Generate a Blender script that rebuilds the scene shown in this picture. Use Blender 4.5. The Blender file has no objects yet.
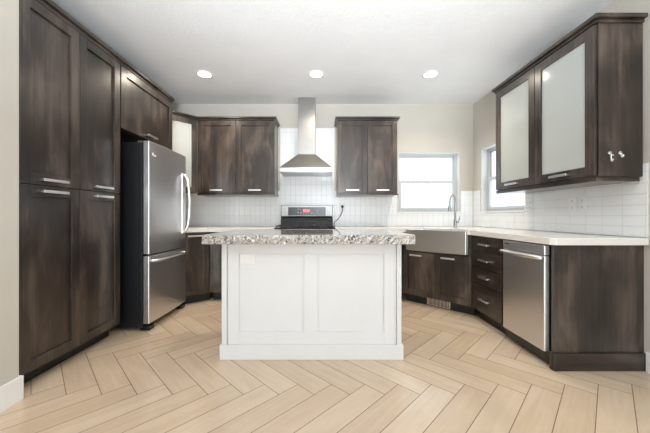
import bpy, bmesh, math, random
from mathutils import Vector, Matrix

random.seed(7)
C = bpy.context.scene
COL = C.collection
PI = math.pi

# ------------------------------------------------------------------ camera
cam_d = bpy.data.cameras.new('camera'); cam = bpy.data.objects.new('camera', cam_d)
COL.objects.link(cam); C.camera = cam
cam.location = (0, 0, 1.07); cam.rotation_euler = (PI/2, 0, 0)
cam_d.sensor_width = 36.0; cam_d.lens = 36.0*289/650
cam_d.shift_x = 4/650; cam_d.shift_y = -0.5/650
cam_d.clip_start = 0.05; cam_d.clip_end = 200

# ------------------------------------------------------------------ world, lights, exposure
W = bpy.data.worlds.new('world'); C.world = W; W.use_nodes = True
bgn = W.node_tree.nodes['Background']
bgn.inputs[0].default_value = (0.78, 0.90, 1.0, 1); bgn.inputs[1].default_value = 1.25

def area(name, loc, rot, sx, sy, power, col):
    d = bpy.data.lights.new(name, 'AREA'); d.shape = 'RECTANGLE'; d.size = sx; d.size_y = sy
    d.energy = power; d.color = col
    o = bpy.data.objects.new(name, d); o.location = loc; o.rotation_euler = rot; COL.objects.link(o)
    return o
# added soft fill light behind the camera, just inside the unseen rear opening
area('rear_fill_light', (0.25, -3.85, 1.25), (PI/2+math.radians(12), 0, 0), 3.1, 2.0, 44, (0.94, 0.97, 1.0))
# added fill lamp behind the camera, aimed up to brighten the ceiling
area('rear_uplight_fill', (0.2, -1.0, 1.70), (PI-math.radians(20), 0, 0), 1.2, 1.2, 14, (0.90, 0.95, 1.0))
# added spot behind the camera that brightens the kitchen ceiling
_d = bpy.data.lights.new('ceiling_fill_spot', 'SPOT'); _d.energy = 470; _d.color = (0.88, 0.94, 1.0)
_d.spot_size = math.radians(86); _d.spot_blend = 0.9; _d.shadow_soft_size = 0.25
_o = bpy.data.objects.new('ceiling_fill_spot', _d); COL.objects.link(_o); _o.location = (0.1, -1.15, 1.05)
_o.rotation_euler = (PI/2+math.radians(41), 0, 0)

C.view_settings.view_transform = 'Standard'; C.view_settings.look = 'None'
C.view_settings.gamma = 1; C.view_settings.use_curve_mapping = False
C.view_settings.exposure = 0.95

# ------------------------------------------------------------------ materials
def newmat(name):
    m = bpy.data.materials.new(name); m.use_nodes = True
    nt = m.node_tree
    return m, nt, nt.nodes['Principled BSDF']

def N(nt, typ, **kw):
    n = nt.nodes.new(typ)
    for k, v in kw.items(): setattr(n, k, v)
    return n

def plain(name, col, rough=0.5, metal=0.0, noise=0.0, nscale=30, bump=0.0, bscale=200, coat=0.0, spec=None):
    m, nt, b = newmat(name)
    b.inputs['Base Color'].default_value = (*col, 1)
    b.inputs['Roughness'].default_value = rough
    b.inputs['Metallic'].default_value = metal
    b.inputs['Coat Weight'].default_value = coat
    if spec is not None: b.inputs['Specular IOR Level'].default_value = spec
    tc = N(nt, 'ShaderNodeTexCoord')
    if noise:
        t = N(nt, 'ShaderNodeTexNoise'); t.inputs['Scale'].default_value = nscale; t.inputs['Detail'].default_value = 4
        r = N(nt, 'ShaderNodeValToRGB')
        r.color_ramp.elements[0].color = (*[c*(1-noise) for c in col], 1)
        r.color_ramp.elements[1].color = (*[min(1, c*(1+noise)) for c in col], 1)
        r.color_ramp.elements[0].position = .3; r.color_ramp.elements[1].position = .7
        nt.links.new(tc.outputs['Object'], t.inputs['Vector']); nt.links.new(t.outputs['Fac'], r.inputs['Fac'])
        nt.links.new(r.outputs['Color'], b.inputs['Base Color'])
    if bump:
        t = N(nt, 'ShaderNodeTexNoise'); t.inputs['Scale'].default_value = bscale; t.inputs['Detail'].default_value = 3
        bp = N(nt, 'ShaderNodeBump'); bp.inputs['Strength'].default_value = bump; bp.inputs['Distance'].default_value = .004
        nt.links.new(tc.outputs['Object'], t.inputs['Vector']); nt.links.new(t.outputs['Fac'], bp.inputs['Height'])
        nt.links.new(bp.outputs['Normal'], b.inputs['Normal'])
    return m

def wood(name, horizontal=False):
    m, nt, b = newmat(name)
    tc = N(nt, 'ShaderNodeTexCoord'); oi = N(nt, 'ShaderNodeObjectInfo')
    off = N(nt, 'ShaderNodeVectorMath', operation='SCALE'); off.inputs[0].default_value = (17.3, 9.1, 23.7)
    nt.links.new(oi.outputs['Random'], off.inputs['Scale'])
    add = N(nt, 'ShaderNodeVectorMath', operation='ADD')
    nt.links.new(tc.outputs['Object'], add.inputs[0]); nt.links.new(off.outputs[0], add.inputs[1])
    def tex(scale, detail, rough, dist=0):
        mp = N(nt, 'ShaderNodeMapping'); mp.inputs['Scale'].default_value = scale
        nt.links.new(add.outputs[0], mp.inputs['Vector'])
        t = N(nt, 'ShaderNodeTexNoise'); t.inputs['Scale'].default_value = 1; t.inputs['Detail'].default_value = detail
        t.inputs['Roughness'].default_value = rough; t.inputs['Distortion'].default_value = dist
        nt.links.new(mp.outputs[0], t.inputs['Vector']); return t
    g = (1.2, 45, 45) if horizontal else (45, 45, 1.2)
    bl = (1.4, 5, 5) if horizontal else (5, 5, 1.4)
    fine = tex(g, 5, .65, .6); blot = tex(bl, 3, .55, .8); spot = tex((9, 9, 5), 2, .5)
    mx = N(nt, 'ShaderNodeMath', operation='MULTIPLY_ADD'); mx.inputs[1].default_value = .25
    nt.links.new(fine.outputs['Fac'], mx.inputs[0])
    m2 = N(nt, 'ShaderNodeMath', operation='MULTIPLY'); m2.inputs[1].default_value = .6
    nt.links.new(blot.outputs['Fac'], m2.inputs[0]); nt.links.new(m2.outputs[0], mx.inputs[2])
    m3 = N(nt, 'ShaderNodeMath', operation='MULTIPLY_ADD'); m3.inputs[1].default_value = .15
    nt.links.new(spot.outputs['Fac'], m3.inputs[0]); nt.links.new(mx.outputs[0], m3.inputs[2])
    r = N(nt, 'ShaderNodeValToRGB'); e = r.color_ramp.elements
    e[0].position = .36; e[0].color = (.0085, .0058, .0045, 1)
    e[1].position = .65; e[1].color = (.110, .083, .066, 1)
    k = e.new(.50); k.color = (.033, .0225, .0175, 1)
    nt.links.new(m3.outputs[0], r.inputs['Fac']); nt.links.new(r.outputs['Color'], b.inputs['Base Color'])
    b.inputs['Roughness'].default_value = .32
    b.inputs['Coat Weight'].default_value = .5; b.inputs['Coat Roughness'].default_value = .2
    bp = N(nt, 'ShaderNodeBump'); bp.inputs['Strength'].default_value = .12; bp.inputs['Distance'].default_value = .002
    nt.links.new(fine.outputs['Fac'], bp.inputs['Height']); nt.links.new(bp.outputs['Normal'], b.inputs['Normal'])
    return m

def steel(name, col=(.60, .60, .60), rough=.26, stretch=(1, 1, 60)):
    m, nt, b = newmat(name)
    b.inputs['Base Color'].default_value = (*col, 1); b.inputs['Metallic'].default_value = 1
    tc = N(nt, 'ShaderNodeTexCoord'); mp = N(nt, 'ShaderNodeMapping'); mp.inputs['Scale'].default_value = stretch
    t = N(nt, 'ShaderNodeTexNoise'); t.inputs['Scale'].default_value = 2; t.inputs['Detail'].default_value = 3
    nt.links.new(tc.outputs['Object'], mp.inputs['Vector']); nt.links.new(mp.outputs[0], t.inputs['Vector'])
    mr = N(nt, 'ShaderNodeMapRange'); mr.inputs['To Min'].default_value = rough-.015; mr.inputs['To Max'].default_value = rough+.015
    nt.links.new(t.outputs['Fac'], mr.inputs['Value']); nt.links.new(mr.outputs[0], b.inputs['Roughness'])
    return m

def granite():
    m, nt, b = newmat('speckled_granite')
    tc = N(nt, 'ShaderNodeTexCoord')
    v = N(nt, 'ShaderNodeTexVoronoi'); v.inputs['Scale'].default_value = 125
    n1 = N(nt, 'ShaderNodeTexNoise'); n1.inputs['Scale'].default_value = 9; n1.inputs['Detail'].default_value = 5
    n2 = N(nt, 'ShaderNodeTexNoise'); n2.inputs['Scale'].default_value = 60; n2.inputs['Detail'].default_value = 3
    for t in (v, n1, n2): nt.links.new(tc.outputs['Object'], t.inputs['Vector'])
    sx = N(nt, 'ShaderNodeSeparateColor'); nt.links.new(v.outputs['Color'], sx.inputs[0])
    a = N(nt, 'ShaderNodeMath', operation='MULTIPLY_ADD'); a.inputs[1].default_value = .42
    nt.links.new(sx.outputs[0], a.inputs[0])
    c = N(nt, 'ShaderNodeMath', operation='MULTIPLY'); c.inputs[1].default_value = .6; nt.links.new(n1.outputs['Fac'], c.inputs[0])
    nt.links.new(c.outputs[0], a.inputs[2])
    d = N(nt, 'ShaderNodeMath', operation='MULTIPLY_ADD'); d.inputs[1].default_value = .3
    nt.links.new(n2.outputs['Fac'], d.inputs[0]); nt.links.new(a.outputs[0], d.inputs[2])
    r = N(nt, 'ShaderNodeValToRGB'); r.color_ramp.interpolation = 'LINEAR'; e = r.color_ramp.elements
    e[0].position = .36; e[0].color = (.025, .024, .024, 1)
    e[1].position = .90; e[1].color = (.52, .49, .45, 1)
    for p, col in ((.46, (.08, .075, .07)), (.53, (.26, .24, .22)), (.61, (.42, .395, .36)), (.73, (.52, .495, .455)), (.82, (.32, .25, .185))):
        k = e.new(p); k.color = (*col, 1)
    nt.links.new(d.outputs[0], r.inputs['Fac']); nt.links.new(r.outputs['Color'], b.inputs['Base Color'])
    b.inputs['Roughness'].default_value = .07; b.inputs['Coat Weight'].default_value = .5
    b.inputs['Coat Roughness'].default_value = .03
    return m

def floor_mat():
    m, nt, b = newmat('oak_look_floor_tile')
    uv = N(nt, 'ShaderNodeUVMap'); uv.uv_map = 'UVMap'
    at = N(nt, 'ShaderNodeAttribute'); at.attribute_name = 'tone'
    mp = N(nt, 'ShaderNodeMapping'); mp.inputs['Scale'].default_value = (1.6, 22, 1)
    t = N(nt, 'ShaderNodeTexNoise'); t.inputs['Scale'].default_value = 1; t.inputs['Detail'].default_value = 6; t.inputs['Distortion'].default_value = 1.2
    mp2 = N(nt, 'ShaderNodeMapping'); mp2.inputs['Scale'].default_value = (3, 7, 1)
    t2 = N(nt, 'ShaderNodeTexNoise'); t2.inputs['Scale'].default_value = 1; t2.inputs['Detail'].default_value = 3
    nt.links.new(uv.outputs[0], mp.inputs['Vector']); nt.links.new(mp.outputs[0], t.inputs['Vector'])
    nt.links.new(uv.outputs[0], mp2.inputs['Vector']); nt.links.new(mp2.outputs[0], t2.inputs['Vector'])
    a = N(nt, 'ShaderNodeMath', operation='MULTIPLY_ADD'); a.inputs[1].default_value = .36
    nt.links.new(t.outputs['Fac'], a.inputs[0])
    c = N(nt, 'ShaderNodeMath', operation='MULTIPLY'); c.inputs[1].default_value = .3; nt.links.new(t2.outputs['Fac'], c.inputs[0])
    nt.links.new(c.outputs[0], a.inputs[2])
    d = N(nt, 'ShaderNodeMath', operation='MULTIPLY_ADD'); d.inputs[1].default_value = .18
    nt.links.new(at.outputs['Fac'], d.inputs[0]); nt.links.new(a.outputs[0], d.inputs[2])
    r = N(nt, 'ShaderNodeValToRGB'); e = r.color_ramp.elements
    e[0].position = .3; e[0].color = (.60, .455, .32, 1)
    e[1].position = .7; e[1].color = (.77, .63, .475, 1)
    nt.links.new(d.outputs[0], r.inputs['Fac']); nt.links.new(r.outputs['Color'], b.inputs['Base Color'])
    b.inputs['Roughness'].default_value = .16
    return m

def glass_mat(name, diffuse_share=0.0, col=(.86, .9, .88)):
    m = bpy.data.materials.new(name); m.use_nodes = True; nt = m.node_tree
    for n in list(nt.nodes): nt.nodes.remove(n)
    out = N(nt, 'ShaderNodeOutputMaterial')
    tr = N(nt, 'ShaderNodeBsdfTransparent'); gl = N(nt, 'ShaderNodeBsdfGlossy'); gl.inputs['Roughness'].default_value = .03 if not diffuse_share else .12
    lw = N(nt, 'ShaderNodeLayerWeight'); lw.inputs['Blend'].default_value = .5
    pw = N(nt, 'ShaderNodeMath', operation='POWER'); pw.inputs[1].default_value = 5; nt.links.new(lw.outputs['Facing'], pw.inputs[0])
    fr = N(nt, 'ShaderNodeMath', operation='MULTIPLY_ADD'); fr.inputs[1].default_value = .9; fr.inputs[2].default_value = .045
    nt.links.new(pw.outputs[0], fr.inputs[0])
    base = tr
    if diffuse_share:
        df = N(nt, 'ShaderNodeBsdfDiffuse'); df.inputs[0].default_value = (*col, 1)
        tl = N(nt, 'ShaderNodeBsdfTranslucent'); tl.inputs[0].default_value = (*col, 1)
        m1 = N(nt, 'ShaderNodeMixShader'); m1.inputs[0].default_value = .35
        nt.links.new(df.outputs[0], m1.inputs[1]); nt.links.new(tl.outputs[0], m1.inputs[2])
        m2 = N(nt, 'ShaderNodeMixShader'); m2.inputs[0].default_value = diffuse_share
        nt.links.new(tr.outputs[0], m2.inputs[1]); nt.links.new(m1.outputs[0], m2.inputs[2]); base = m2
    mx = N(nt, 'ShaderNodeMixShader'); nt.links.new(fr.outputs[0], mx.inputs[0])
    nt.links.new(base.outputs[0], mx.inputs[1]); nt.links.new(gl.outputs[0], mx.inputs[2])
    nt.links.new(mx.outputs[0], out.inputs[0])
    return m

def emit(name, col, s):
    m, nt, b = newmat(name)
    b.inputs['Base Color'].default_value = (*col, 1)
    b.inputs['Emission Color'].default_value = (*col, 1); b.inputs['Emission Strength'].default_value = s
    return m

M = dict(
    wall=plain('warm_wall_paint', (.575, .545, .487), .85, noise=.02, nscale=3, bump=.12, bscale=260),
    ceil=plain('textured_ceiling_paint', (.82, .83, .84), .9, noise=.02, nscale=3, bump=.55, bscale=55),
    white=plain('white_paint', (.74, .75, .75), .35, noise=.015, nscale=4),
    trim=plain('white_trim_paint', (.84, .84, .83), .35, noise=.01, nscale=4),
    wood=wood('dark_stained_maple'), woodh=wood('dark_stained_maple_sideways', True),
    kick=plain('black_toe_kick', (.012, .012, .013), .4, noise=.2),
    inside=plain('pale_cabinet_interior', (.72, .72, .69), .6, noise=.02),
    steel=steel('brushed_steel', (.78, .79, .81), .34), steelv=steel('brushed_steel_upright', (.62, .595, .57), .30, (14, 14, .4)),
    darksteel=steel('dark_steel', (.36, .36, .37), .3),
    chrome=plain('satin_nickel', (.86, .86, .85), .22, 1.0, noise=.02),
    bright=plain('polished_handle_metal', (.90, .90, .90), .30, 1.0, noise=.02),
    black=plain('black_enamel', (.012, .012, .013), .22, noise=.15),
    iron=plain('black_cast_iron', (.03, .03, .032), .55, noise=.3),
    blackside=plain('black_textured_side', (.010, .011, .013), .4, noise=.15, bump=.1),
    quartz=plain('pale_quartz', (.80, .78, .74), .12, noise=.03, nscale=120),
    granite=granite(), floor=floor_mat(),
    grout=plain('brown_grout', (.15, .095, .058), .9, noise=.1),
    tile=plain('glossy_white_tile', (.86, .875, .88), .2, noise=.01, nscale=6, coat=.15),
    tgrout=plain('pale_tile_grout', (.66, .66, .65), .9, noise=.05),
    vinyl=plain('shaded_window_vinyl', (.58, .60, .62), .3, noise=.01),  # white vinyl greyed: the backlit shade is put into its colour
    glass=glass_mat('clear_window_glass'), frost=glass_mat('frosted_cabinet_glass', .58, (.92, .96, .94)),
    plastic=plain('white_outlet_plastic', (.85, .85, .84), .3, noise=.01),
    slot=plain('dark_slot', (.05, .05, .05), .6, noise=.1),
    lamp=emit('warm_lamp_glow', (1.0, .90, .76), 5.0),
    display=emit('red_display_glow', (.75, .16, .20), .32),
    digit=emit('pale_red_digit_glow', (1.0, .55, .55), .35),
    ink=plain('white_printed_mark', (.7, .7, .7), .5, noise=.02),
    darkink=plain('dark_printed_mark', (.03, .03, .035), .5, noise=.05),
    rubber=plain('black_cord_rubber', (.012, .012, .012), .5, noise=.1),
    siding=plain('pale_house_siding', (.78, .78, .78), .8, noise=.03),
    roof=plain('grey_roof_shingle', (.45, .44, .43), .9, noise=.1),
    soil=plain('pale_gravel_ground', (.5, .48, .45), .95, noise=.1),
)

# ------------------------------------------------------------------ mesh helpers
def box(bm, x0, x1, y0, y1, z0, z1):
    v = [bm.verts.new((x, y, z)) for z in (z0, z1) for (x, y) in ((x0, y0), (x1, y0), (x1, y1), (x0, y1))]
    for f in ((3, 2, 1, 0), (4, 5, 6, 7), (0, 1, 5, 4), (1, 2, 6, 5), (2, 3, 7, 6), (3, 0, 4, 7)):
        bm.faces.new([v[i] for i in f])

def prism(bm, pts, z0, z1):
    a = [bm.verts.new((x, y, z0)) for x, y in pts]; b = [bm.verts.new((x, y, z1)) for x, y in pts]
    n = len(pts)
    bm.faces.new(a[::-1]); bm.faces.new(b)
    for i in range(n): bm.faces.new([a[i], a[(i+1) % n], b[(i+1) % n], b[i]])

def tube(bm, pts, r, seg=12, cap=True, flat=1.0):
    pts = [Vector(p) for p in pts]; rings = []
    rr = r if isinstance(r, (list, tuple)) else [r]*len(pts)
    prev = None
    for i, p in enumerate(pts):
        t = (pts[min(i+1, len(pts)-1)] - pts[max(i-1, 0)]).normalized()
        if prev is None:
            ref = Vector((0, 0, 1)) if abs(t.z) < .9 else Vector((1, 0, 0))
            u = t.cross(ref).normalized()
        else:
            u = (prev - t*prev.dot(t)).normalized()
        prev = u; w = t.cross(u)
        rings.append([bm.verts.new(p + u*math.cos(2*PI*k/seg)*rr[i] + w*math.sin(2*PI*k/seg)*rr[i]*flat) for k in range(seg)])
    for a, b in zip(rings, rings[1:]):
        for k in range(seg): bm.faces.new([a[k], a[(k+1) % seg], b[(k+1) % seg], b[k]])
    if cap: bm.faces.new(rings[0][::-1]); bm.faces.new(rings[-1])

def lathe(bm, prof, cx=0, cy=0, seg=32):
    rings = [[bm.verts.new((cx+r*math.cos(2*PI*k/seg), cy+r*math.sin(2*PI*k/seg), z)) for k in range(seg)] for r, z in prof]
    for a, b in zip(rings, rings[1:]):
        for k in range(seg): bm.faces.new([a[k], a[(k+1) % seg], b[(k+1) % seg], b[k]])
    bm.faces.new(rings[0][::-1]); bm.faces.new(rings[-1])

def obj(name, bm, mat, parent=None, bevel=0.0015, smooth=False, normals=True):
    if normals: bmesh.ops.recalc_face_normals(bm, faces=bm.faces[:])
    me = bpy.data.meshes.new(name); bm.to_mesh(me); bm.free()
    me.materials.append(M[mat] if isinstance(mat, str) else mat)
    if smooth:
        for p in me.polygons: p.use_smooth = True
    o = bpy.data.objects.new(name, me); COL.objects.link(o)
    if parent: o.parent = parent
    if bevel:
        b = o.modifiers.new('edge', 'BEVEL'); b.width = bevel; b.segments = 2; b.limit_method = 'ANGLE'; b.angle_limit = math.radians(40)
    return o

def boxes(name, lst, mat, parent=None, bevel=0.0015):
    bm = bmesh.new()
    for b in lst: box(bm, *b)
    return obj(name, bm, mat, parent, bevel)

def thing(name, label, cat, loc=(0, 0, 0), rz=0.0, group=None):
    o = bpy.data.objects.new(name, None); COL.objects.link(o); o.empty_display_size = .1
    o.location = loc; o.rotation_euler = (0, 0, rz); o['label'] = label; o['category'] = cat
    if group: o['group'] = group
    return o

def tag(o, label, cat, group=None):
    o['label'] = label; o['category'] = cat
    if group: o['group'] = group
    return o

def struct(name, lst, mat, bevel=0):
    o = boxes(name, lst, mat, None, bevel); o['kind'] = 'structure'; return o

def smooth_path(pts, n=8):
    """Catmull-Rom through the points"""
    P = [Vector(p) for p in pts]; P = [P[0]*2-P[1]] + P + [P[-1]*2-P[-2]]; out = []
    for i in range(1, len(P)-2):
        for k in range(n):
            t = k/n; a, b, c, d = P[i-1], P[i], P[i+1], P[i+2]
            out.append(.5*((2*b)+(-a+c)*t+(2*a-5*b+4*c-d)*t*t+(-a+3*b-3*c+d)*t**3))
    out.append(P[-2]); return out

# ------------------------------------------------------------------ the room shell
H = 2.715; BY = 4.25; RX = 2.24; LX = -2.42; NX = -1.752; RY = -4.0
# floor: 150 x 600 mm wood-look tiles laid as herringbone, each tile a face of its own over brown grout
def build_floor():
    L, w, g = .600, .150, .0018
    s2 = math.sqrt(2)
    k0 = (.490*s2 - L - w)/2                # phase along X
    bm = bmesh.new(); uvl = bm.loops.layers.uv.new('UVMap'); tl = bm.faces.layers.float.new('tone')
    Y0 = 1.837 - (L+w)/s2
    def to_xy(u, v): return ((u-v)/s2 + k0*s2, (u+v)/s2 + Y0)
    def tile(u0, v0, lu, lv):
        pts = [to_xy(u0+g, v0+g), to_xy(u0+lu-g, v0+g), to_xy(u0+lu-g, v0+lv-g), to_xy(u0+g, v0+lv-g)]
        if max(p[0] for p in pts) < -2.6 or min(p[0] for p in pts) > 2.5: return
        if max(p[1] for p in pts) < -4 or min(p[1] for p in pts) > 4.4: return
        f = bm.faces.new([bm.verts.new((x, y, 0)) for x, y in pts])
        ox, oy = random.uniform(0, 40), random.uniform(0, 40); f[tl] = random.random()
        uv = [(0, 0), (lu, 0), (lu, lv), (0, lv)]
        if lv > lu: uv = [(b, a) for a, b in uv]
        for lo, (a, b) in zip(f.loops, uv): lo[uvl].uv = (a+ox, b+oy)
    for j in range(-8, 6):
        for k in range(-30, 30):
            bu, bv = k*w + j*L, -k*w + j*L
            tile(bu, bv, L, w)
            tile(L+bu, bv, w, L)
    for co, no in (((LX-.05, 0, 0), (-1, 0, 0)), ((RX+.05, 0, 0), (1, 0, 0)), ((0, BY+.05, 0), (0, 1, 0)), ((0, RY+.02, 0), (0, -1, 0))):
        bmesh.ops.bisect_plane(bm, geom=bm.verts[:]+bm.edges[:]+bm.faces[:], plane_co=co, plane_no=no, clear_outer=True)
    nf = len(bm.faces)
    # grout bed a hair below
    gf = [bm.verts.new(p) for p in ((LX-.05, RY, -.0012), (RX+.05, RY, -.0012), (RX+.05, BY+.05, -.0012), (LX-.05, BY+.05, -.0012))]
    f = bm.faces.new(gf); f.material_index = 1
    for a, b in ((0, 1), (1, 2), (2, 3), (3, 0)):
        q = bm.faces.new([gf[b], gf[a], bm.verts.new(gf[a].co+Vector((0, 0, -.1))), bm.verts.new(gf[b].co+Vector((0, 0, -.1)))]); q.material_index = 1
    o = obj('floor', bm, 'floor', None, 0, normals=False); o.data.materials.append(M['grout']); o['kind'] = 'structure'
build_floor()
struct('ceiling', [(LX-.14, RX+.14, RY-.14, BY+.14, H, H+.12)], 'ceil')
# back wall with its window hole, right wall with its window hole
WX0, WX1, WZ0, WZ1 = 1.135, 2.035, 1.125, 2.0
struct('wall_back', [(LX-.14, WX0, BY, BY+.14, 0, H), (WX1, RX+.14, BY, BY+.14, 0, H), (WX0, WX1, BY, BY+.14, 0, WZ0), (WX0, WX1, BY, BY+.14, WZ1, H)], 'wall')
VY0, VY1 = 3.17, 4.04
struct('wall_right', [(RX, RX+.14, RY, VY0, 0, H), (RX, RX+.14, VY1, BY, 0, H), (RX, RX+.14, VY0, VY1, 0, WZ0), (RX, RX+.14, VY0, VY1, WZ1, H)], 'wall')
struct('wall_left', [(LX-.14, LX, 1.676, BY, 0, H), (LX-.14, NX, RY, 1.676, 0, H)], 'wall')
struct('wall_rear', [(LX-.14, -1.35, RY-.14, RY, 0, H), (1.85, RX+.14, RY-.14, RY, 0, H), (-1.35, 1.85, RY-.14, RY, 2.3, H), (-1.35, 1.85, RY-.14, RY, 0, .2)], 'wall')
struct('baseboard_left', [(NX, NX+.015, RY, 1.676, 0, .14), (LX, NX+.015, 1.676, 1.690, 0, .14)], 'trim', .003)
struct('baseboard_right', [(RX-.015, RX, RY, 1.982, 0, .14)], 'trim', .003)

def window(name, to):
    """local frame: x along the opening 0..w, y from the room face outwards, z up"""
    w, h = to['w'], WZ1-WZ0
    r = bpy.data.objects.new(name, None); COL.objects.link(r); r['kind'] = 'structure'
    r.location = to['loc']; r.rotation_euler = (0, 0, to['rz'])
    a, b, f = .085, .135, .035
    boxes('window_frame', [(0, f, a, b, 0, h), (w-f, w, a, b, 0, h), (f, w-f, a, b, 0, f), (f, w-f, a, b, h-f, h)], 'vinyl', r, .003)
    m = .435
    s = boxes('lower_sash', [(f, f+.035, a-.012, a+.02, f, m+.042), (w-f-.035, w-f, a-.012, a+.02, f, m+.042), (f+.035, w-f-.035, a-.012, a+.02, f, f+.035), (f+.035, w-f-.035, a-.012, a+.02, m, m+.042), (w/2-.03, w/2+.03, a-.024, a-.012, m+.02, m+.042)], 'vinyl', r, .002)
    boxes('pane', [(f+.035, w-f-.035, a+.002, a+.007, f+.035, m)], 'glass', s, 0)
    s = boxes('upper_sash', [(f, f+.02, a+.022, a+.045, m, h-f), (w-f-.02, w-f, a+.022, a+.045, m, h-f), (f+.02, w-f-.02, a+.022, a+.045, m, m+.025), (f+.02, w-f-.02, a+.022, a+.045, h-f-.02, h-f)], 'vinyl', r, .002)
    boxes('pane', [(f+.02, w-f-.02, a+.03, a+.035, m+.025, h-f-.02)], 'glass', s, 0)
    boxes('window_jamb', [(0, .006, .001, a, .006, h), (w-.006, w, .001, a, .006, h), (.006, w-.006, .001, a, h-.006, h)], 'white', r, 0)
    boxes('window_sill', [(-.015, w+.015, -.02, a, -.012, .006)], 'trim', r, .002)
    return r
window('window_1', dict(w=WX1-WX0, loc=(WX0, BY, WZ0), rz=0))
window('window_2', dict(w=VY1-VY0, loc=(RX, VY1, WZ0), rz=-PI/2))

# glazed tile backsplash: single tiles over a grout bed
def tiles(bm, x0, x1, z0, z1, tw, th, holes=(), t=.010):
    g = .0014; j = 0; z = z0
    while z < z1-.004:
        zb = min(z+th, z1); x = x0
        while x < x1-.004:
            xb = min(x+tw, x1)
            parts = [(x, xb, z, zb)]
            for (hx0, hx1, hz0, hz1) in holes:
                nxt = []
                for (a, b, c, d) in parts:
                    if b <= hx0 or a >= hx1 or d <= hz0 or c >= hz1: nxt.append((a, b, c, d)); continue
                    if a < hx0: nxt.append((a, hx0, c, d))
                    if b > hx1: nxt.append((hx1, b, c, d))
                    aa, bb = max(a, hx0), min(b, hx1)
                    if c < hz0: nxt.append((aa, bb, c, hz0))
                    if d > hz1: nxt.append((aa, bb, hz1, d))
                parts = nxt
            for (a, b, c, d) in parts:
                if b-a > .004 and d-c > .004: box(bm, a+g, b-g, -t, -.003, c+g, d-g)
            x = xb
        z = zb
def splash(name, loc, rz, runs, beds):
    bm = bmesh.new()
    for r in runs: tiles(bm, *r)
    o = obj(name, bm, 'tile', None, .0012); o.location = loc; o.rotation_euler = (0, 0, rz); o['kind'] = 'structure'
    bm = bmesh.new()
    for (a, b, c, d) in beds: box(bm, a, b, -.0075, 0, c, d)
    g = obj('tile_grout', bm, 'tgrout', o, 0)
    return o
TZ = .921
# back wall: local x = world X, tiles upright; right wall: local x runs from the corner towards the camera
splash('trim_1', (0, BY, 0), 0,
       [(-2.41, -.60, TZ, 1.44, .076, .152), (-.60, .20, TZ, 2.36, .076, .152), (.20, 2.228, TZ, 1.44, .076, .152, ((WX0-.016, WX1+.016, WZ0-.013, 2.2),))],
       [(-2.41, -.60, TZ, 1.44), (-.60, .20, TZ, 2.36), (.20, WX0-.016, TZ, 1.44), (WX1+.016, 2.23, TZ, 1.44), (WX0-.016, WX1+.016, TZ, WZ0-.013)])
splash('trim_2', (RX, BY, 0), -PI/2,
       [(.012, BY-1.975, TZ, 1.432, .150, .076, ((BY-VY1-.016, BY-VY0+.016, WZ0-.013, 2.2),))],
       [(.012, BY-VY1-.016, TZ, 1.432), (BY-VY0+.016, BY-1.975, TZ, 1.432), (BY-VY1-.016, BY-VY0+.016, TZ, WZ0-.013)])

# ------------------------------------------------------------------ cabinet parts (local frame: x across, -y towards the viewer, z up)
def pull(parent, x, z, y=-.020, L=.17, upright=False):
    bm = bmesh.new(); h = L/2
    box(bm, x-h, x+h, y-.034, y-.024, z-.009, z+.009)
    for s in (-1, 1): box(bm, x+s*(h-.018)-.006, x+s*(h-.018)+.006, y-.026, y, z-.006, z+.006)
    return obj('handle', bm, 'bright', parent, .0015)

def shaker(parent, x0, x1, z0, z1, handle=None, st=.068, hx=None, y=0.0, glass=False, L=.17, nm='door'):
    t = .022; bm = bmesh.new()
    box(bm, x0, x0+st, y-t, y-.001, z0, z1); box(bm, x1-st, x1, y-t, y-.001, z0, z1)
    box(bm, x0+st, x1-st, y-t, y-.001, z0, z0+st); box(bm, x0+st, x1-st, y-t, y-.001, z1-st, z1)
    if not glass: box(bm, x0+st-.004, x1-st+.004, y-t+.015, y-.002, z0+st-.004, z1-st+.004)
    d = obj(nm, bm, 'wood', parent, .002)
    if glass:
        boxes('glass_panel', [(x0+st-.004, x1-st+.004, y-.012, y-.007, z0+st-.004, z1-st+.004)], 'frost', d, 0)
    hx = (x0+x1)/2 if hx is None else hx
    if handle == 'bottom': pull(d, hx, z0+st*.5, y-t, L)
    if handle == 'top': pull(d, hx, z1-st*.5, y-t, L)
    return d

def slab(parent, x0, x1, z0, z1, L=.17, hz=None):
    d = boxes('drawer', [(x0, x1, -.02, -.001, z0, z1)], 'woodh', parent, .002)
    pull(d, (x0+x1)/2, (z0+z1)/2 if hz is None else hz, -.02, L)
    return d

# ------------------------------------------------------------------ tall pantry on the left wall
t = thing('pantry_cabinet', 'tall dark-stained pantry cabinet with four shaker doors, left of the refrigerator', 'cabinet', (-1.81, 1.706, 0), PI/2)
boxes('carcass', [(0, .872, .001, .60, .11, 2.43)], 'wood', t)
boxes('toe_kick', [(0, .872, .085, .10, 0, .108)], 'kick', t, 0)
for x0, x1 in ((.004, .436), (.440, .868)):
    shaker(t, x0, x1, .112, 1.262, 'top', L=.185)
    shaker(t, x0, x1, 1.268, 2.425, 'bottom', L=.185)
boxes('crown_molding', [(0, .872, -.022, .60, 2.43, 2.455), (0, .872, -.045, .60, 2.455, 2.485)], 'woodh', t, .003)

# cabinet over the refrigerator
t = thing('wall_cabinet', 'dark cabinet over the refrigerator with one wide shaker door', 'cabinet', (-1.81, 2.582, 0), PI/2)
boxes('carcass', [(0, .90, .001, .60, 1.86, 2.43)], 'wood', t)
shaker(t, .004, .896, 1.862, 2.425, 'bottom', st=.075)
boxes('crown_molding', [(0, .905, -.022, .60, 2.43, 2.455), (0, .905, -.045, .60, 2.455, 2.485)], 'woodh', t, .003)

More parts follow.
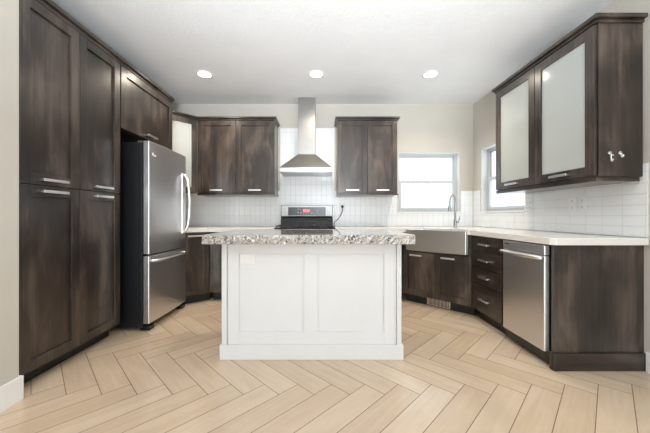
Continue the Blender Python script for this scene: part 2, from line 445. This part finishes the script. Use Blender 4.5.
# ------------------------------------------------------------------ refrigerator
def fridge():
    t = thing('refrigerator', 'stainless refrigerator with black sides and bottom freezer, beside the tall pantry', 'refrigerator', (-1.595, 2.68, 0), PI/2)
    w = .73; FS = steel('brushed_refrigerator_steel', (.78, .78, .79), .32)
    boxes('body', [(0.005, w-.005, .065, .72, .03, 1.755)], 'blackside', t, .004)
    boxes('base_grille', [(.02, w-.02, .075, .095, .012, .066)] , 'black', t, .002)
    for x0 in (.012, w-.092):
        boxes('foot', [(x0, x0+.08, .0, .09, .001, .045)], 'black', t, .006)
    for x0 in (.02, w-.10):
        boxes('hinge_cover', [(x0, x0+.08, .02, .12, 1.757, 1.777)], 'darksteel', t, .004)
    def curved(nm, z0, z1):
        bm = bmesh.new(); n = 14; pts = []
        for i in range(n+1):
            x = w*i/n; u = 2*i/n-1
            pts.append((x, -.012*(1-u*u)))
        pts += [(w, .055), (0, .055)]
        prism(bm, pts, z0, z1)
        return obj(nm, bm, FS, t, .006)
    up = curved('upper_door', .712, 1.770)
    lo = curved('freezer_drawer', .068, .698)
    # bow handle at the far edge of the upper door
    bm = bmesh.new()
    hx = w-.082
    tube(bm, smooth_path([(hx, -.004, 1.545), (hx, -.035, 1.525), (hx, -.066, 1.44), (hx, -.082, 1.22), (hx, -.066, .99), (hx, -.035, .905), (hx, -.004, .885)]), .014, 10)
    box(bm, hx-.018, hx+.018, -.012, -.0005, .87, 1.56)
    obj('handle', bm, 'bright', up, 0, smooth=False)
    bm = bmesh.new()
    tube(bm, smooth_path([(.035, -.002, .650), (.055, -.03, .650), (.17, -.06, .650), (w/2, -.074, .650), (w-.17, -.06, .650), (w-.055, -.03, .650), (w-.035, -.002, .650)]), .014, 10)
    obj('handle', bm, 'bright', lo, 0, smooth=True)
    # round badge with a crescent next to it
    bm = bmesh.new()
    for k in range(20):
        a = 2*PI*k/20; b = 2*PI*(k+1)/20
    v = [bm.verts.new((.060+.012*math.cos(2*PI*k/24), -.0075, 1.655+.016*math.sin(2*PI*k/24))) for k in range(24)]
    bm.faces.new(v)
    r = bmesh.ops.extrude_face_region(bm, geom=bm.faces[:]); bmesh.ops.translate(bm, vec=(0, .006, 0), verts=[e for e in r['geom'] if isinstance(e, bmesh.types.BMVert)])
    tube(bm, [(.083+.014*math.cos(a), -.0078, 1.652+.016*math.sin(a)) for a in [PI*(.95+.1*k) for k in range(12)]], .004, 6)
    obj('badge', bm, 'ink', up, 0)
fridge()

# ------------------------------------------------------------------ wall cabinets on the back wall
def crown(parent, x0, x1, z0, d, l=.03, r=.03):
    boxes('crown_molding', [(x0-l*.4, x1+r*.4, -.030, d, z0, z0+.018), (x0-l, x1+r, -.048, d, z0+.018, z0+.042)], 'woodh', parent, .003)
def upper(label, x0, x1, z0, z1, group):
    t = thing('wall_cabinet', label, 'cabinet', (x0, 3.925, 0), 0, group); w = x1-x0
    boxes('carcass', [(0, w, .001, .312, z0, z1)], 'wood', t)
    m = w/2
    shaker(t, .004, m-.002, z0+.012, z1-.004, 'bottom')
    shaker(t, m+.002, w-.004, z0+.012, z1-.004, 'bottom')
    boxes('light_rail', [(0.0, w+.012, -.026, .312, z0-.018, z0)], 'woodh', t, .002)
    crown(t, 0, w, z1, .312)
    return t
upper('dark two-door wall cabinet left of the range hood', -1.672, -.630, 1.372, 2.365, None)
upper('dark two-door wall cabinet between the range hood and the back window', .222, 1.034, 1.372, 2.365, None)

# diagonal corner cabinet with a frosted glass door
def corner_upper():
    A = Vector((-2.085, 3.500)); B = Vector((-1.680, 3.918)); d = B-A; rz = math.atan2(d.y, d.x); w = d.length
    t = thing('wall_cabinet', 'diagonal corner wall cabinet with frosted glass door behind the refrigerator', 'cabinet', (A.x, A.y, 0), rz)
    def loc(p):
        q = Vector(p)-A; return (q.x*math.cos(rz)+q.y*math.sin(rz), -q.x*math.sin(rz)+q.y*math.cos(rz))
    poly = [loc(p) for p in ((A.x, A.y), (B.x, B.y), (-1.682, 4.236), (-2.412, 4.236), (-2.412, 3.500))]
    def inset(s):
        cx = sum(p[0] for p in poly)/5; cy = sum(p[1] for p in poly)/5
        return [(cx+(p[0]-cx)*s, cy+(p[1]-cy)*s) for p in poly]
    z0, z1 = 1.372, 2.365
    bm = bmesh.new()
    prism(bm, poly, z0, z0+.018); prism(bm, poly, z1-.018, z1)
    for a, b in zip(poly[1:], poly[2:]+poly[:1]):
        e = Vector((b[0]-a[0], b[1]-a[1])).normalized(); n = Vector((-e.y, e.x))*.016
        prism(bm, [a, b, (b[0]+n.x, b[1]+n.y), (a[0]+n.x, a[1]+n.y)], z0+.018, z1-.018)
    obj('carcass', bm, 'inside', t, 0)
    for z in (1.70, 2.03):
        bm = bmesh.new(); prism(bm, [(p[0], max(p[1], .02)) for p in inset(.93)], z, z+.018); obj('shelf', bm, 'inside', t, 0)
    boxes('face_frame', [(0, .035, -.001, .018, z0, z1), (w-.035, w, -.001, .018, z0, z1), (.035, w-.035, -.001, .018, z0, z0+.03), (.035, w-.035, -.001, .018, z1-.03, z1)], 'wood', t)
    shaker(t, .012, w-.012, z0+.012, z1-.004, 'bottom', glass=True, y=-.002)
    boxes('crown_molding', [(-.0, w-.0, -.026, .02, z1, z1+.018), (-.0, w-.006, -.044, .02, z1+.018, z1+.042)], 'woodh', t, .003)
corner_upper()

# ------------------------------------------------------------------ frosted glass cabinet on the right wall
def glass_upper():
    Y0 = 3.15; w = 1.15; z0, z1 = 1.345, 2.405
    t = thing('wall_cabinet', 'long wall cabinet with two frosted glass doors on the right wall', 'cabinet', (1.925, Y0, 0), -PI/2)
    D = .303
    boxes('carcass', [(0, .018, .001, D, z0, z1), (.018, w-.02, D-.012, D, z0, z1), (.018, w-.02, .001, D-.012, z0, z0+.018), (.018, w-.02, .001, D-.012, z1-.018, z1), (w/2-.009, w/2+.009, .03, D-.012, z0+.018, z1-.018)], 'inside', t, 0)
    for x0, x1 in ((.018, w/2-.009), (w/2+.009, w-.02)):
        for z in (1.69, 2.03): boxes('shelf', [(x0, x1, .035, D-.012, z, z+.018)], 'inside', t, 0)
    boxes('face_frame', [(0, .03, -.001, .018, z0, z1), (w/2-.03, w/2+.03, -.001, .018, z0, z1), (w-.05, w-.02, -.001, .018, z0, z1), (.03, w/2-.03, -.001, .018, z0, z0+.03), (w/2+.03, w-.05, -.001, .018, z0, z0+.03), (.03, w/2-.03, -.001, .018, z1-.03, z1), (w/2+.03, w-.05, -.001, .018, z1-.03, z1)], 'wood', t)
    ep = boxes('end_panel', [(w-.0195, w, -.001, D, z0, z1)], 'wood', t, .002)
    shaker(t, .004, w/2-.003, z0+.006, z1-.004, 'bottom', glass=True, st=.072, y=-.002)
    shaker(t, w/2+.003, w-.012, z0+.006, z1-.004, 'bottom', glass=True, st=.072, y=-.002)
    boxes('light_rail', [(0.0, w-.002, -.018, D-.02, z0-.034, z0-.004), (-.004, w+.008, -.026, D-.012, z0-.004, z0)], 'woodh', t, .003)
    boxes('crown_molding', [(-.01, w+.012, -.032, D, z1, z1+.022), (-.025, w+.035, -.052, D, z1+.022, z1+.050)], 'woodh', t, .004)
    # two small coat hooks screwed to the end panel (local y runs to the wall, end face looks along +x)
    for yy, long in ((.070, 1), (.142, 0)):
        bm = bmesh.new()
        tube(bm, [(w+.0002, yy, 1.505), (w+.005, yy, 1.505)], .013, 16)
        e = 1.448 if long else 1.476
        tube(bm, smooth_path([(w+.004, yy, 1.503), (w+.010, yy, 1.500), (w+.011, yy, e+.018), (w+.014, yy, e), (w+.020, yy+.002, e+.004), (w+.022, yy+.004, e+.014)], 5), .0055, 8)
        tube(bm, smooth_path([(w+.008, yy, 1.500), (w+.013, yy+.008, 1.490), (w+.018, yy+.014, 1.486)], 5), .0045, 8)
        h = obj('hook', bm, 'chrome', t, 0, smooth=False); h['label'] = 'small silver hook on the end panel'
glass_upper()

# ------------------------------------------------------------------ base cabinets
KH = .108
def base_left_corner():
    A = Vector((-1.655, 3.425)); B = Vector((-1.405, 3.632)); d = B-A; rz = math.atan2(d.y, d.x); w = d.length
    t = thing('base_cabinet', 'dark corner base cabinet with one door, just behind the refrigerator', 'cabinet', (A.x, A.y, 0), rz)
    def loc(p):
        q = Vector(p)-A; return (q.x*math.cos(rz)+q.y*math.sin(rz), -q.x*math.sin(rz)+q.y*math.cos(rz))
    bm = bmesh.new(); prism(bm, [loc(p) for p in ((A.x, A.y), (B.x, B.y), (-1.405, 4.24), (-2.412, 4.24), (-2.412, 3.425))], KH, .868)
    obj('carcass', bm, 'wood', t, 0)
    boxes('toe_kick', [(0.0, w+.03, .06, .075, 0, KH)], 'kick', t, 0)
    shaker(t, .006, w-.012, KH+.004, .862, 'top', hx=w*.45)
base_left_corner()
def base(label, x0, x1, halves, fl=0.0):
    t = thing('base_cabinet', label, 'cabinet', (x0, 3.632, 0)); w = x1-x0
    boxes('carcass', [(0, w, .001, .606, KH, .868)], 'wood', t)
    boxes('toe_kick', [(0.03, w, .07, .085, 0, KH)], 'kick', t, 0)
    for k in range(halves):
        a, b = fl+(w-fl)*k/halves, fl+(w-fl)*(k+1)/halves
        slab(t, a+.004, b-.004, .715, .862); shaker(t, a+.004, b-.004, KH+.004, .708, 'top')
    return t
base('dark base cabinet between the corner cabinet and the range, behind the island', -1.402, -.590, 2, .13)
base('dark base cabinet between the range and the farmhouse sink, behind the island', .182, 1.010, 2)

SP0 = Vector((1.035, 3.632)); SRZ = -PI/4; SW = .806
def W_(x, y): return (SP0.x + x*math.cos(SRZ) - y*math.sin(SRZ), SP0.y + x*math.sin(SRZ) + y*math.cos(SRZ))
def SL(p):
    q = Vector(p)-SP0; return (q.x*math.cos(SRZ)+q.y*math.sin(SRZ), -q.x*math.sin(SRZ)+q.y*math.cos(SRZ))
def sink_base():
    t = thing('base_cabinet', 'dark diagonal corner cabinet with two doors under the farmhouse sink', 'cabinet', (SP0.x, SP0.y, 0), SRZ)
    bm = bmesh.new()
    prism(bm, [SL(p) for p in ((1.038, 3.632), (1.605, 3.065), (1.70, 3.065), (2.20, 3.565), (2.20, 4.20), (1.604, 4.196))], KH, .640)
    # strips left and right of the apron
    box(bm, 0, .048, .002, .10, .640, .868); box(bm, SW-.048, SW, .002, .10, .640, .868)
    obj('carcass', bm, 'wood', t, 0)
    boxes('toe_kick', [(0.0, SW, .07, .085, 0, KH)], 'kick', t, 0)
    shaker(t, .006, SW/2-.002, KH+.004, .632, 'top', hx=SW*.23, L=.15)
    shaker(t, SW/2+.002, SW-.006, KH+.004, .632, 'top', hx=SW*.70, L=.15)
    # register in the toe kick
    bm = bmesh.new(); x0, x1 = .285, .555
    box(bm, x0, x1, .052, .069, .012, .018); box(bm, x0, x1, .052, .069, .092, .098)
    box(bm, x0, x0+.008, .052, .069, .018, .092); box(bm, x1-.008, x1, .052, .069, .018, .092)
    for k in range(16):
        x = x0+.012+k*(x1-x0-.03)/15; box(bm, x, x+.006, .056, .069, .018, .092)
    g = obj('vent_grille', bm, 'chrome', t, 0); g['label'] = 'metal air register in the toe kick'
sink_base()

def sink():
    t = thing('farmhouse_sink', 'stainless steel apron-front farmhouse sink in the corner counter', 'sink', (SP0.x, SP0.y, 0), SRZ)
    x0, x1, y0, y1, z0, z1 = .052, SW-.052, -.045, .43, .652, .912
    bm = bmesh.new(); n = 12; pts = []
    for i in range(n+1):
        u = 2*i/n-1; pts.append((x0+(x1-x0)*i/n, y0-.014*(1-u*u)+.01))
    pts += [(x1, .0), (x0, .0)]
    prism(bm, pts, z0, z1); obj('apron', bm, 'steelv', t, .006)
    boxes('basin', [(x0, x0+.02, .0005, y1, z0, z1-.002), (x1-.02, x1, .0005, y1, z0, z1-.002), (x0+.02, x1-.02, y1-.02, y1, z0, z1-.002), (x0+.02, x1-.02, .0005, .02, z0, z1-.002), (x0+.02, x1-.02, .02, y1-.02, z0, z0+.015)], 'steel', t, .004)
    bm = bmesh.new(); lathe(bm, [(.045, .667), (.045, .672), (.03, .672), (.028, .669)], (x0+x1)/2, .22, 24); obj('drain', bm, 'chrome', t, 0)
sink()

t = thing('drawer_cabinet', 'dark base cabinet with four stacked drawers, left of the dishwasher', 'cabinet', (1.61, 3.058, 0), -PI/2)
boxes('carcass', [(0, .520, .001, .62, KH, .868)], 'wood', t)
boxes('toe_kick', [(0.0, .520, .06, .075, 0, KH)], 'kick', t, 0)
zs = [.112, .385, .553, .715, .862]
for k in range(4): slab(t, .006, .514, zs[k]+.003, zs[k+1]-.003, .16)

def dishwasher():
    t = thing('dishwasher', 'stainless steel dishwasher between the drawers and the end panel', 'dishwasher', (1.61, 2.535, 0), -PI/2)
    w = .504
    boxes('body', [(0.004, w-.004, .003, .60, .03, .862)], 'black', t, 0)
    boxes('toe_kick', [(0.0, w, .05, .065, .001, .10)], 'kick', t, 0)
    d = boxes('door', [(.032, w-.006, -.036, .002, .112, .788)], 'steel', t, .006)
    c = boxes('control_panel', [(.032, w-.006, -.036, .002, .792, .862)], 'steel', t, .005)
    bm = bmesh.new()
    pts = [(.044, -.036, .772)] + [(.044+(w-.062)*k/12, -.058-.018*math.sin(PI*k/12), .772) for k in range(13)] + [(w-.018, -.036, .772)]
    tube(bm, pts, .014, 10, flat=1.0); obj('handle', bm, 'bright', d, 0, smooth=True)
    # small dark maker's line, too small to read, at the upper left
    bm = bmesh.new()
    for k, (a, b) in enumerate(((0, .012), (.015, .026), (.029, .041), (.044, .054))): box(bm, .062+a, .062+b, -.0372, -.0355, .832, .842)
    obj('badge', bm, 'darkink', c, 0)
dishwasher()

t = thing('end_panel', 'dark stained end panel closing the right cabinet run, facing the room', 'panel', (1.61, 2.0, 0))
boxes('panel', [(.002, .628, .002, .024, 0.001, .868)], 'wood', t, .002)
boxes('base_trim', [(-.008, .632, -.014, .0015, .001, .124), (-.008, .0015, .0015, .03, .001, .124)], 'woodh', t, .004)

# ------------------------------------------------------------------ counters
bm = bmesh.new()
prism(bm, [(-2.408, 3.420), (-1.672, 3.420), (-1.42, 3.602), (-.590, 3.602), (-.590, 4.236), (-2.408, 4.236)], .8705, .9195)
tag(obj('countertop', bm, 'quartz', None, .003), 'white countertop on the left, from the refrigerator corner to the range', 'countertop')
bm = bmesh.new()
prism(bm, [(.182, 3.602), (1.02, 3.602), W_(.049, -.03), W_(.049, .434), W_(SW-.049, .434), W_(SW-.049, -.03), (1.572, 3.045), (1.572, 1.99), (1.60, 1.963), (2.229, 1.963), (2.229, 4.236), (.182, 4.236)], .8705, .9195)
tag(obj('countertop', bm, 'quartz', None, .003), 'white countertop wrapping round the sink corner and over the dishwasher on the right', 'countertop')

# ------------------------------------------------------------------ kitchen island
def island():
    t = thing('kitchen_island', 'white paneled kitchen island in the middle of the herringbone floor', 'kitchen island', (-.0705, 2.163, 0))
    hw = .6715
    boxes('carcass', [(-hw+.012, hw-.012, .013, .64, 0.001, .868)], 'white', t, 0)
    o = -.0705
    xs = lambda px: (px-321)/133.6 - o
    zt, zb = .786, .202
    L0, L1, M0, M1, R0, R1 = xs(228.3), xs(239), xs(304), xs(318), xs(384), xs(395)
    boxes('face_frame', [(L0, L1, -.004, .0125, .10, .868), (M0, M1, -.004, .0125, zb, zt), (R0, R1, -.004, .0125, .10, .868), (L1, R0, -.004, .0125, zt, .868), (L1, R0, -.004, .0125, .10, zb)], 'white', t, .002)
    for a, b in ((-hw, xs(227)), (xs(396.6), hw)): boxes('corner_post', [(a, b, -.007, .06, .001, .868)], 'white', t, .003)
    for s in (-1, 1):
        a = -hw if s < 0 else hw-.0115
        boxes('side_panel', [(a, a+.0115, .0605, .64, .001, .868)], 'white', t, .002)
    boxes('back_panel', [(-hw+.012, hw-.012, .6405, .652, .11, .868)], 'white', t, .002)
    boxes('baseboard', [(-hw-.012, hw+.012, -.018, -.0075, .001, .112), (-hw-.012, -hw-.0005, -.0075, .64, .001, .112), (hw+.0005, hw+.012, -.0075, .64, .001, .112)], 'white', t, .003)
    x0 = xs(239.6); p = boxes('outlet_plate', [(x0, x0+.118, .007, .0128, .712, .784)], 'plastic', t, .002)
    for cx in (x0+.034, x0+.084):
        r = boxes('receptacle', [(cx-.017, cx+.017, .005, .008, .731, .765)], 'plastic', p, .002)
        boxes('slot', [(cx-.007, cx-.005, .0042, .0055, .746, .757), (cx+.005, cx+.007, .0042, .0055, .746, .757), (cx-.002, cx+.002, .0042, .0055, .736, .740)], 'tgrout', r, 0)
island()
def island_top():
    x0, x1, y0, y1, z0, z1 = -.849, .672, 2.05, 2.86, .8695, .935
    bm = bmesh.new(); rnd = random.Random(3)
    # chiselled edge: a ring of small facets
    per = []
    def run(ax, ay, bx, by, n):
        for i in range(n): per.append((ax+(bx-ax)*i/n, ay+(by-ay)*i/n))
    run(x0, y0, x1, y0, 120); run(x1, y0, x1, y1, 60); run(x1, y1, x0, y1, 120); run(x0, y1, x0, y0, 60)
    cx, cy = (x0+x1)/2, (y0+y1)/2; lev = [z0, z0+.016, z0+.033, z0+.050, z1]; rings = []
    for li, z in enumerate(lev):
        ring = []
        for (x, y) in per:
            j = rnd.uniform(0, .0055) if li < 4 else .004+rnd.uniform(0, .002)
            dx = -1 if x > x1-.001 else (1 if x < x0+.001 else 0); dy = -1 if y > y1-.001 else (1 if y < y0+.001 else 0)
            ring.append(bm.verts.new((x+dx*j, y+dy*j, z+(rnd.uniform(-.004, .004) if 0 < li < 4 else 0))))
        rings.append(ring)
    n = len(per)
    for a, b in zip(rings, rings[1:]):
        for k in range(n): bm.faces.new([a[k], a[(k+1) % n], b[(k+1) % n], b[k]])
    bm.faces.new(rings[0][::-1]); bm.faces.new(rings[-1])
    tag(obj('countertop', bm, 'granite', None, 0), 'speckled granite island top with rough chiselled edge', 'countertop')
island_top()

# ------------------------------------------------------------------ range, hood
def gas_range():
    RS = steel('brushed_range_steel', (.36, .36, .35), .42)
    t = thing('gas_range', 'stainless gas range with black grates and red clock, behind the island', 'stove', (-.204, 3.60, 0))
    h = .3735
    boxes('body', [(-h, h, .02, .62, .02, .905)], 'steel', t, .003)
    boxes('cooktop', [(-h, h, -.01, .55, .906, .922)], 'black', t, .004)
    d = boxes('oven_door', [(-h+.005, h-.005, -.02, .019, .20, .76)], 'steel', t, .005)
    boxes('door_window', [(-.24, .24, -.0225, -.0195, .32, .62)], 'black', d, .001)
    bm = bmesh.new(); tube(bm, [(-.30, -.02, .70), (-.30, -.06, .70), (.30, -.06, .70), (.30, -.02, .70)], .012, 10); obj('handle', bm, 'bright', d, 0)
    boxes('storage_drawer', [(-h+.005, h-.005, -.018, .019, .03, .19)], 'steel', t, .005)
    boxes('control_panel', [(-h, h, -.025, .019, .77, .900)], 'steel', t, .005)
    for k in range(5):
        x = -.28+.14*k; bm = bmesh.new()
        tube(bm, [(x, -.0255, .835), (x, -.050, .835)], .022, 20); tube(bm, [(x, -.050, .835), (x, -.058, .835)], [.022, .016], 20)
        obj('knob', bm, 'chrome', t, 0)
    for k in range(3):
        x0 = -.360+.242*k; x1 = x0+.236; y0, y1 = .0, .535; zb = .950; bm = bmesh.new()
        for x in (x0+.006, x1-.006): box(bm, x-.006, x+.006, y0, y1, zb-.012, zb)
        for y in (y0+.006, (y0+y1)/2, y1-.006): box(bm, x0+.012, x1-.012, y-.006, y+.006, zb-.012, zb)
        for yc in (.135, .40):
            xm = (x0+x1)/2
            box(bm, xm-.006, xm+.006, yc-.105, yc-.03, zb-.012, zb+.004); box(bm, xm-.006, xm+.006, yc+.03, yc+.105, zb-.012, zb+.004)
            box(bm, x0+.012, xm-.03, yc-.006, yc+.006, zb-.012, zb+.004); box(bm, xm+.03, x1-.012, yc-.006, yc+.006, zb-.012, zb+.004)
        for x in (x0+.006, x1-.006):
            for y in (y0+.01, y1-.01): box(bm, x-.006, x+.006, y-.006, y+.006, .9225, zb-.012)
        obj('grate', bm, 'iron', t, .001)
    for (bx, by) in ((-.24, .135), (-.24, .40), (0, .265), (.24, .135), (.24, .40)):
        bm = bmesh.new(); lathe(bm, [(.048, .9225), (.046, .930), (.034, .932), (.033, .938), (.010, .940)], bx, by, 20); obj('burner', bm, 'iron', t, 0)
    # backguard: dark sloping vent below, steel control fascia above
    bm = bmesh.new()
    v = [(-h, .535, .923), (h, .535, .923), (h, .585, 1.062), (-h, .585, 1.062), (-h, .628, .923), (h, .628, .923), (h, .628, 1.062), (-h, .628, 1.062)]
    V = [bm.verts.new(p) for p in v]
    for f in ((0, 1, 2, 3), (5, 4, 7, 6), (4, 0, 3, 7), (1, 5, 6, 2), (3, 2, 6, 7), (4, 5, 1, 0)): bm.faces.new([V[i] for i in f])
    for k in range(14): box(bm, -.30+.045*k, -.27+.045*k, .548, .570, .985, .990)
    obj('back_vent', bm, 'black', t, 0)
    b = boxes('backguard', [(-h, h, .548, .628, 1.063, 1.228)], RS, t, .008)
    p = boxes('control_display', [(-.267, .270, .544, .549, 1.078, 1.196)], 'black', b, .002)
    boxes('clock', [(-.055, .042, .5425, .5445, 1.122, 1.170)], 'display', p, 0)
    bm = bmesh.new()
    for x in (-.044, -.020, .010, .028):
        box(bm, x-.004, x-.002, .5412, .5426, 1.132, 1.160); box(bm, x+.006, x+.008, .5412, .5426, 1.132, 1.160); box(bm, x-.004, x+.008, .5412, .5426, 1.158, 1.161)
    obj('digit', bm, 'digit', p, 0)
    for (x, z, w, hh) in [(-.130, 1.165, .016, .006), (-.105, 1.165, .016, .006), (-.128, 1.112, .010, .014), (-.090, 1.112, .012, .014), (-.055, 1.098, .010, .006), (-.03, 1.098, .010, .006), (-.005, 1.098, .010, .006), (.02, 1.098, .010, .006), (.06, 1.104, .018, .010), (.085, 1.104, .012, .010), (.145, 1.142, .014, .010), (.145, 1.110, .014, .010)]:
        boxes('button', [(x, x+w, .5425, .5445, z, z+hh)], 'ink', p, 0)
gas_range()

def hood():
    HS = steel('brushed_hood_steel', (.34, .335, .325), .34)
    t = thing('range_hood', 'stainless chimney range hood on the tiled wall above the range', 'range hood', (-.198, 4.238, 0))
    boxes('chimney', [(-.118, .118, -.235, -.001, 1.925, 2.713), (-.1195, .1195, -.2365, -.001, 2.30, 2.305)], HS, t, .002)
    bm = bmesh.new(); hw, d, z0, z1 = .348, .445, 1.708, 1.925
    a = [bm.verts.new(p) for p in ((-hw, -d, z0), (hw, -d, z0), (hw, -.001, z0), (-hw, -.001, z0))]
    b = [bm.verts.new(p) for p in ((-.121, -.238, z1), (.121, -.238, z1), (.121, -.001, z1), (-.121, -.001, z1))]
    bm.faces.new(a[::-1]); bm.faces.new(b)
    for i in range(4): bm.faces.new([a[i], a[(i+1) % 4], b[(i+1) % 4], b[i]])
    obj('canopy', bm, HS, t, .002)
    r = boxes('rim', [(-hw-.002, hw+.002, -d-.002, -.001, 1.650, 1.707)], steel('brushed_rim_steel', (.46, .46, .455), .34), t, .003)
    boxes('filter', [(-.30, -.005, -.40, -.05, 1.646, 1.6495), (.005, .30, -.40, -.05, 1.646, 1.6495)], 'darksteel', r, 0)
    for x in (-.05, -.025, 0, .025, .05):
        bm = bmesh.new(); tube(bm, [(x, -d-.0025, 1.678), (x, -d-.006, 1.678)], .006, 12); obj('button', bm, 'chrome', r, 0)
hood()

# ------------------------------------------------------------------ faucet
def faucet():
    FM = plain('brushed_faucet_nickel', (.42, .43, .44), .28, 1.0, noise=.02)
    fx, fy = 1.728, 3.722
    t = thing('faucet', 'tall pull-down gooseneck kitchen faucet behind the farmhouse sink', 'faucet', (fx, fy, .9197), SRZ)
    bm = bmesh.new(); lathe(bm, [(.027, 0), (.027, .006), (.022, .012), (.020, .05), (.018, .10), (.0125, .12)], 0, 0, 24); obj('body', bm, FM, t, 0, smooth=True)
    bm = bmesh.new(); R = .085
    pts = [(0, 0, .118), (0, 0, .22), (0, 0, .31)] + [(0, -R+R*math.cos(a), .33+R*math.sin(a)) for a in [PI*k/10 for k in range(0, 10)]] + [(0, -2*R-.002, .325), (0, -2*R-.008, .30)]
    tube(bm, pts, .0125, 14); obj('neck', bm, FM, t, 0, smooth=True)
    bm = bmesh.new(); tube(bm, [(0, -2*R-.008, .305), (0, -2*R-.010, .29), (0, -2*R-.022, .215), (0, -2*R-.024, .205)], [.014, .0165, .019, .016], 16); obj('spray_head', bm, FM, t, 0, smooth=True)
    bm = bmesh.new(); tube(bm, [(.018, 0, .075), (.045, 0, .075)], .014, 14); tube(bm, [(.040, 0, .078), (.052, -.004, .105), (.064, -.008, .150)], [.008, .007, .006], 10); obj('lever', bm, FM, t, 0, smooth=True)
faucet()

# ------------------------------------------------------------------ outlets
def outlet(label, loc, rz, w, h, spots, sw=False, plug_gap=None):
    t = thing('wall_outlet', label, 'outlet', loc, rz, 'outlet plates on the tiled walls')
    boxes('cover_plate', [(-w/2, w/2, -.006, 0, -h/2, h/2)], 'plastic', t, .002)
    for cx in spots:
        for cz in (-.028, .028):
            r = boxes('receptacle', [(cx-.016, cx+.016, -.0085, -.0061, cz-.017, cz+.017)], 'plastic', t, .002)
            boxes('slot', [(cx-.007, cx-.005, -.0092, -.008, cz-.002, cz+.009), (cx+.005, cx+.007, -.0092, -.008, cz-.002, cz+.009), (cx-.002, cx+.002, -.0092, -.008, cz-.011, cz-.007)], 'slot', r, 0)
outlet('double outlet plate on the back wall tile below the right-hand dark cabinet', (1.020, BY-.0105, 1.175), 0, .125, .118, (-.031, .031))
outlet('double outlet plate on the right wall tile nearest the window', (RX-.0105, 3.10, 1.185), -PI/2, .118, .122, (-.03, .03))
outlet('single outlet plate on the right wall tile, middle one under the glass cabinet', (RX-.0105, 2.556, 1.172), -PI/2, .074, .120, (0,))
outlet('single outlet plate on the right wall tile, nearest the dark end panel', (RX-.0105, 2.462, 1.172), -PI/2, .074, .120, (0,))
outlet('single outlet plate with the black plug, on the back wall right of the range', (.312, BY-.0105, 1.18), 0, .074, .118, (0,))

def cord():
    t = thing('power_cord', 'black power cord plugged into the wall right of the range', 'cord', (.312, BY-.02, 1.18))
    bm = bmesh.new(); box(bm, -.017, .017, -.030, -.0005, .010, .046); obj('plug', bm, 'rubber', t, .005)
    bm = bmesh.new(); tube(bm, smooth_path([(0, -.015, .012), (.0, -.022, -.03), (-.02, -.022, -.09), (-.07, -.022, -.16), (-.115, -.022, -.205), (-.122, -.030, -.252)]), .0045, 8); obj('cable', bm, 'rubber', t, 0, smooth=True)
cord()

# ------------------------------------------------------------------ recessed ceiling lamps
LAMPS = [(-1.35, 3.35, 'recessed ceiling lamp on the left, above the refrigerator side'), (-.055, 3.35, 'recessed ceiling lamp in the middle, in front of the range hood'), (1.27, 3.35, 'recessed ceiling lamp on the right, towards the sink corner')]
for (x, y, lab) in LAMPS:
    t = thing('recessed_lamp', lab, 'lamp', (x, y, H-.001), 0, 'recessed ceiling lamps')
    bm = bmesh.new(); seg = 32
    prof = [(.095, 0), (.093, -.006), (.074, -.009), (.070, -.004), (.070, 0)]
    rings = [[bm.verts.new((r*math.cos(2*PI*k/seg), r*math.sin(2*PI*k/seg), z)) for k in range(seg)] for r, z in prof]
    for a, b in zip(rings, rings[1:]):
        for k in range(seg): bm.faces.new([a[k], a[(k+1) % seg], b[(k+1) % seg], b[k]])
    obj('trim_ring', bm, 'trim', t, 0, smooth=True)
    bm = bmesh.new(); lathe(bm, [(.0695, -.0005), (.0695, -.0035), (.02, -.0045)], 0, 0, 32); obj('lens', bm, 'lamp', t, 0)
    d = bpy.data.lights.new('lamp_light', 'SPOT'); d.energy = 32; d.spot_size = math.radians(150); d.spot_blend = .8; d.shadow_soft_size = .06; d.color = (1.0, .87, .70)
    o = bpy.data.objects.new('lamp_light', d); COL.objects.link(o); o.parent = t; o.location = (0, 0, -.02)
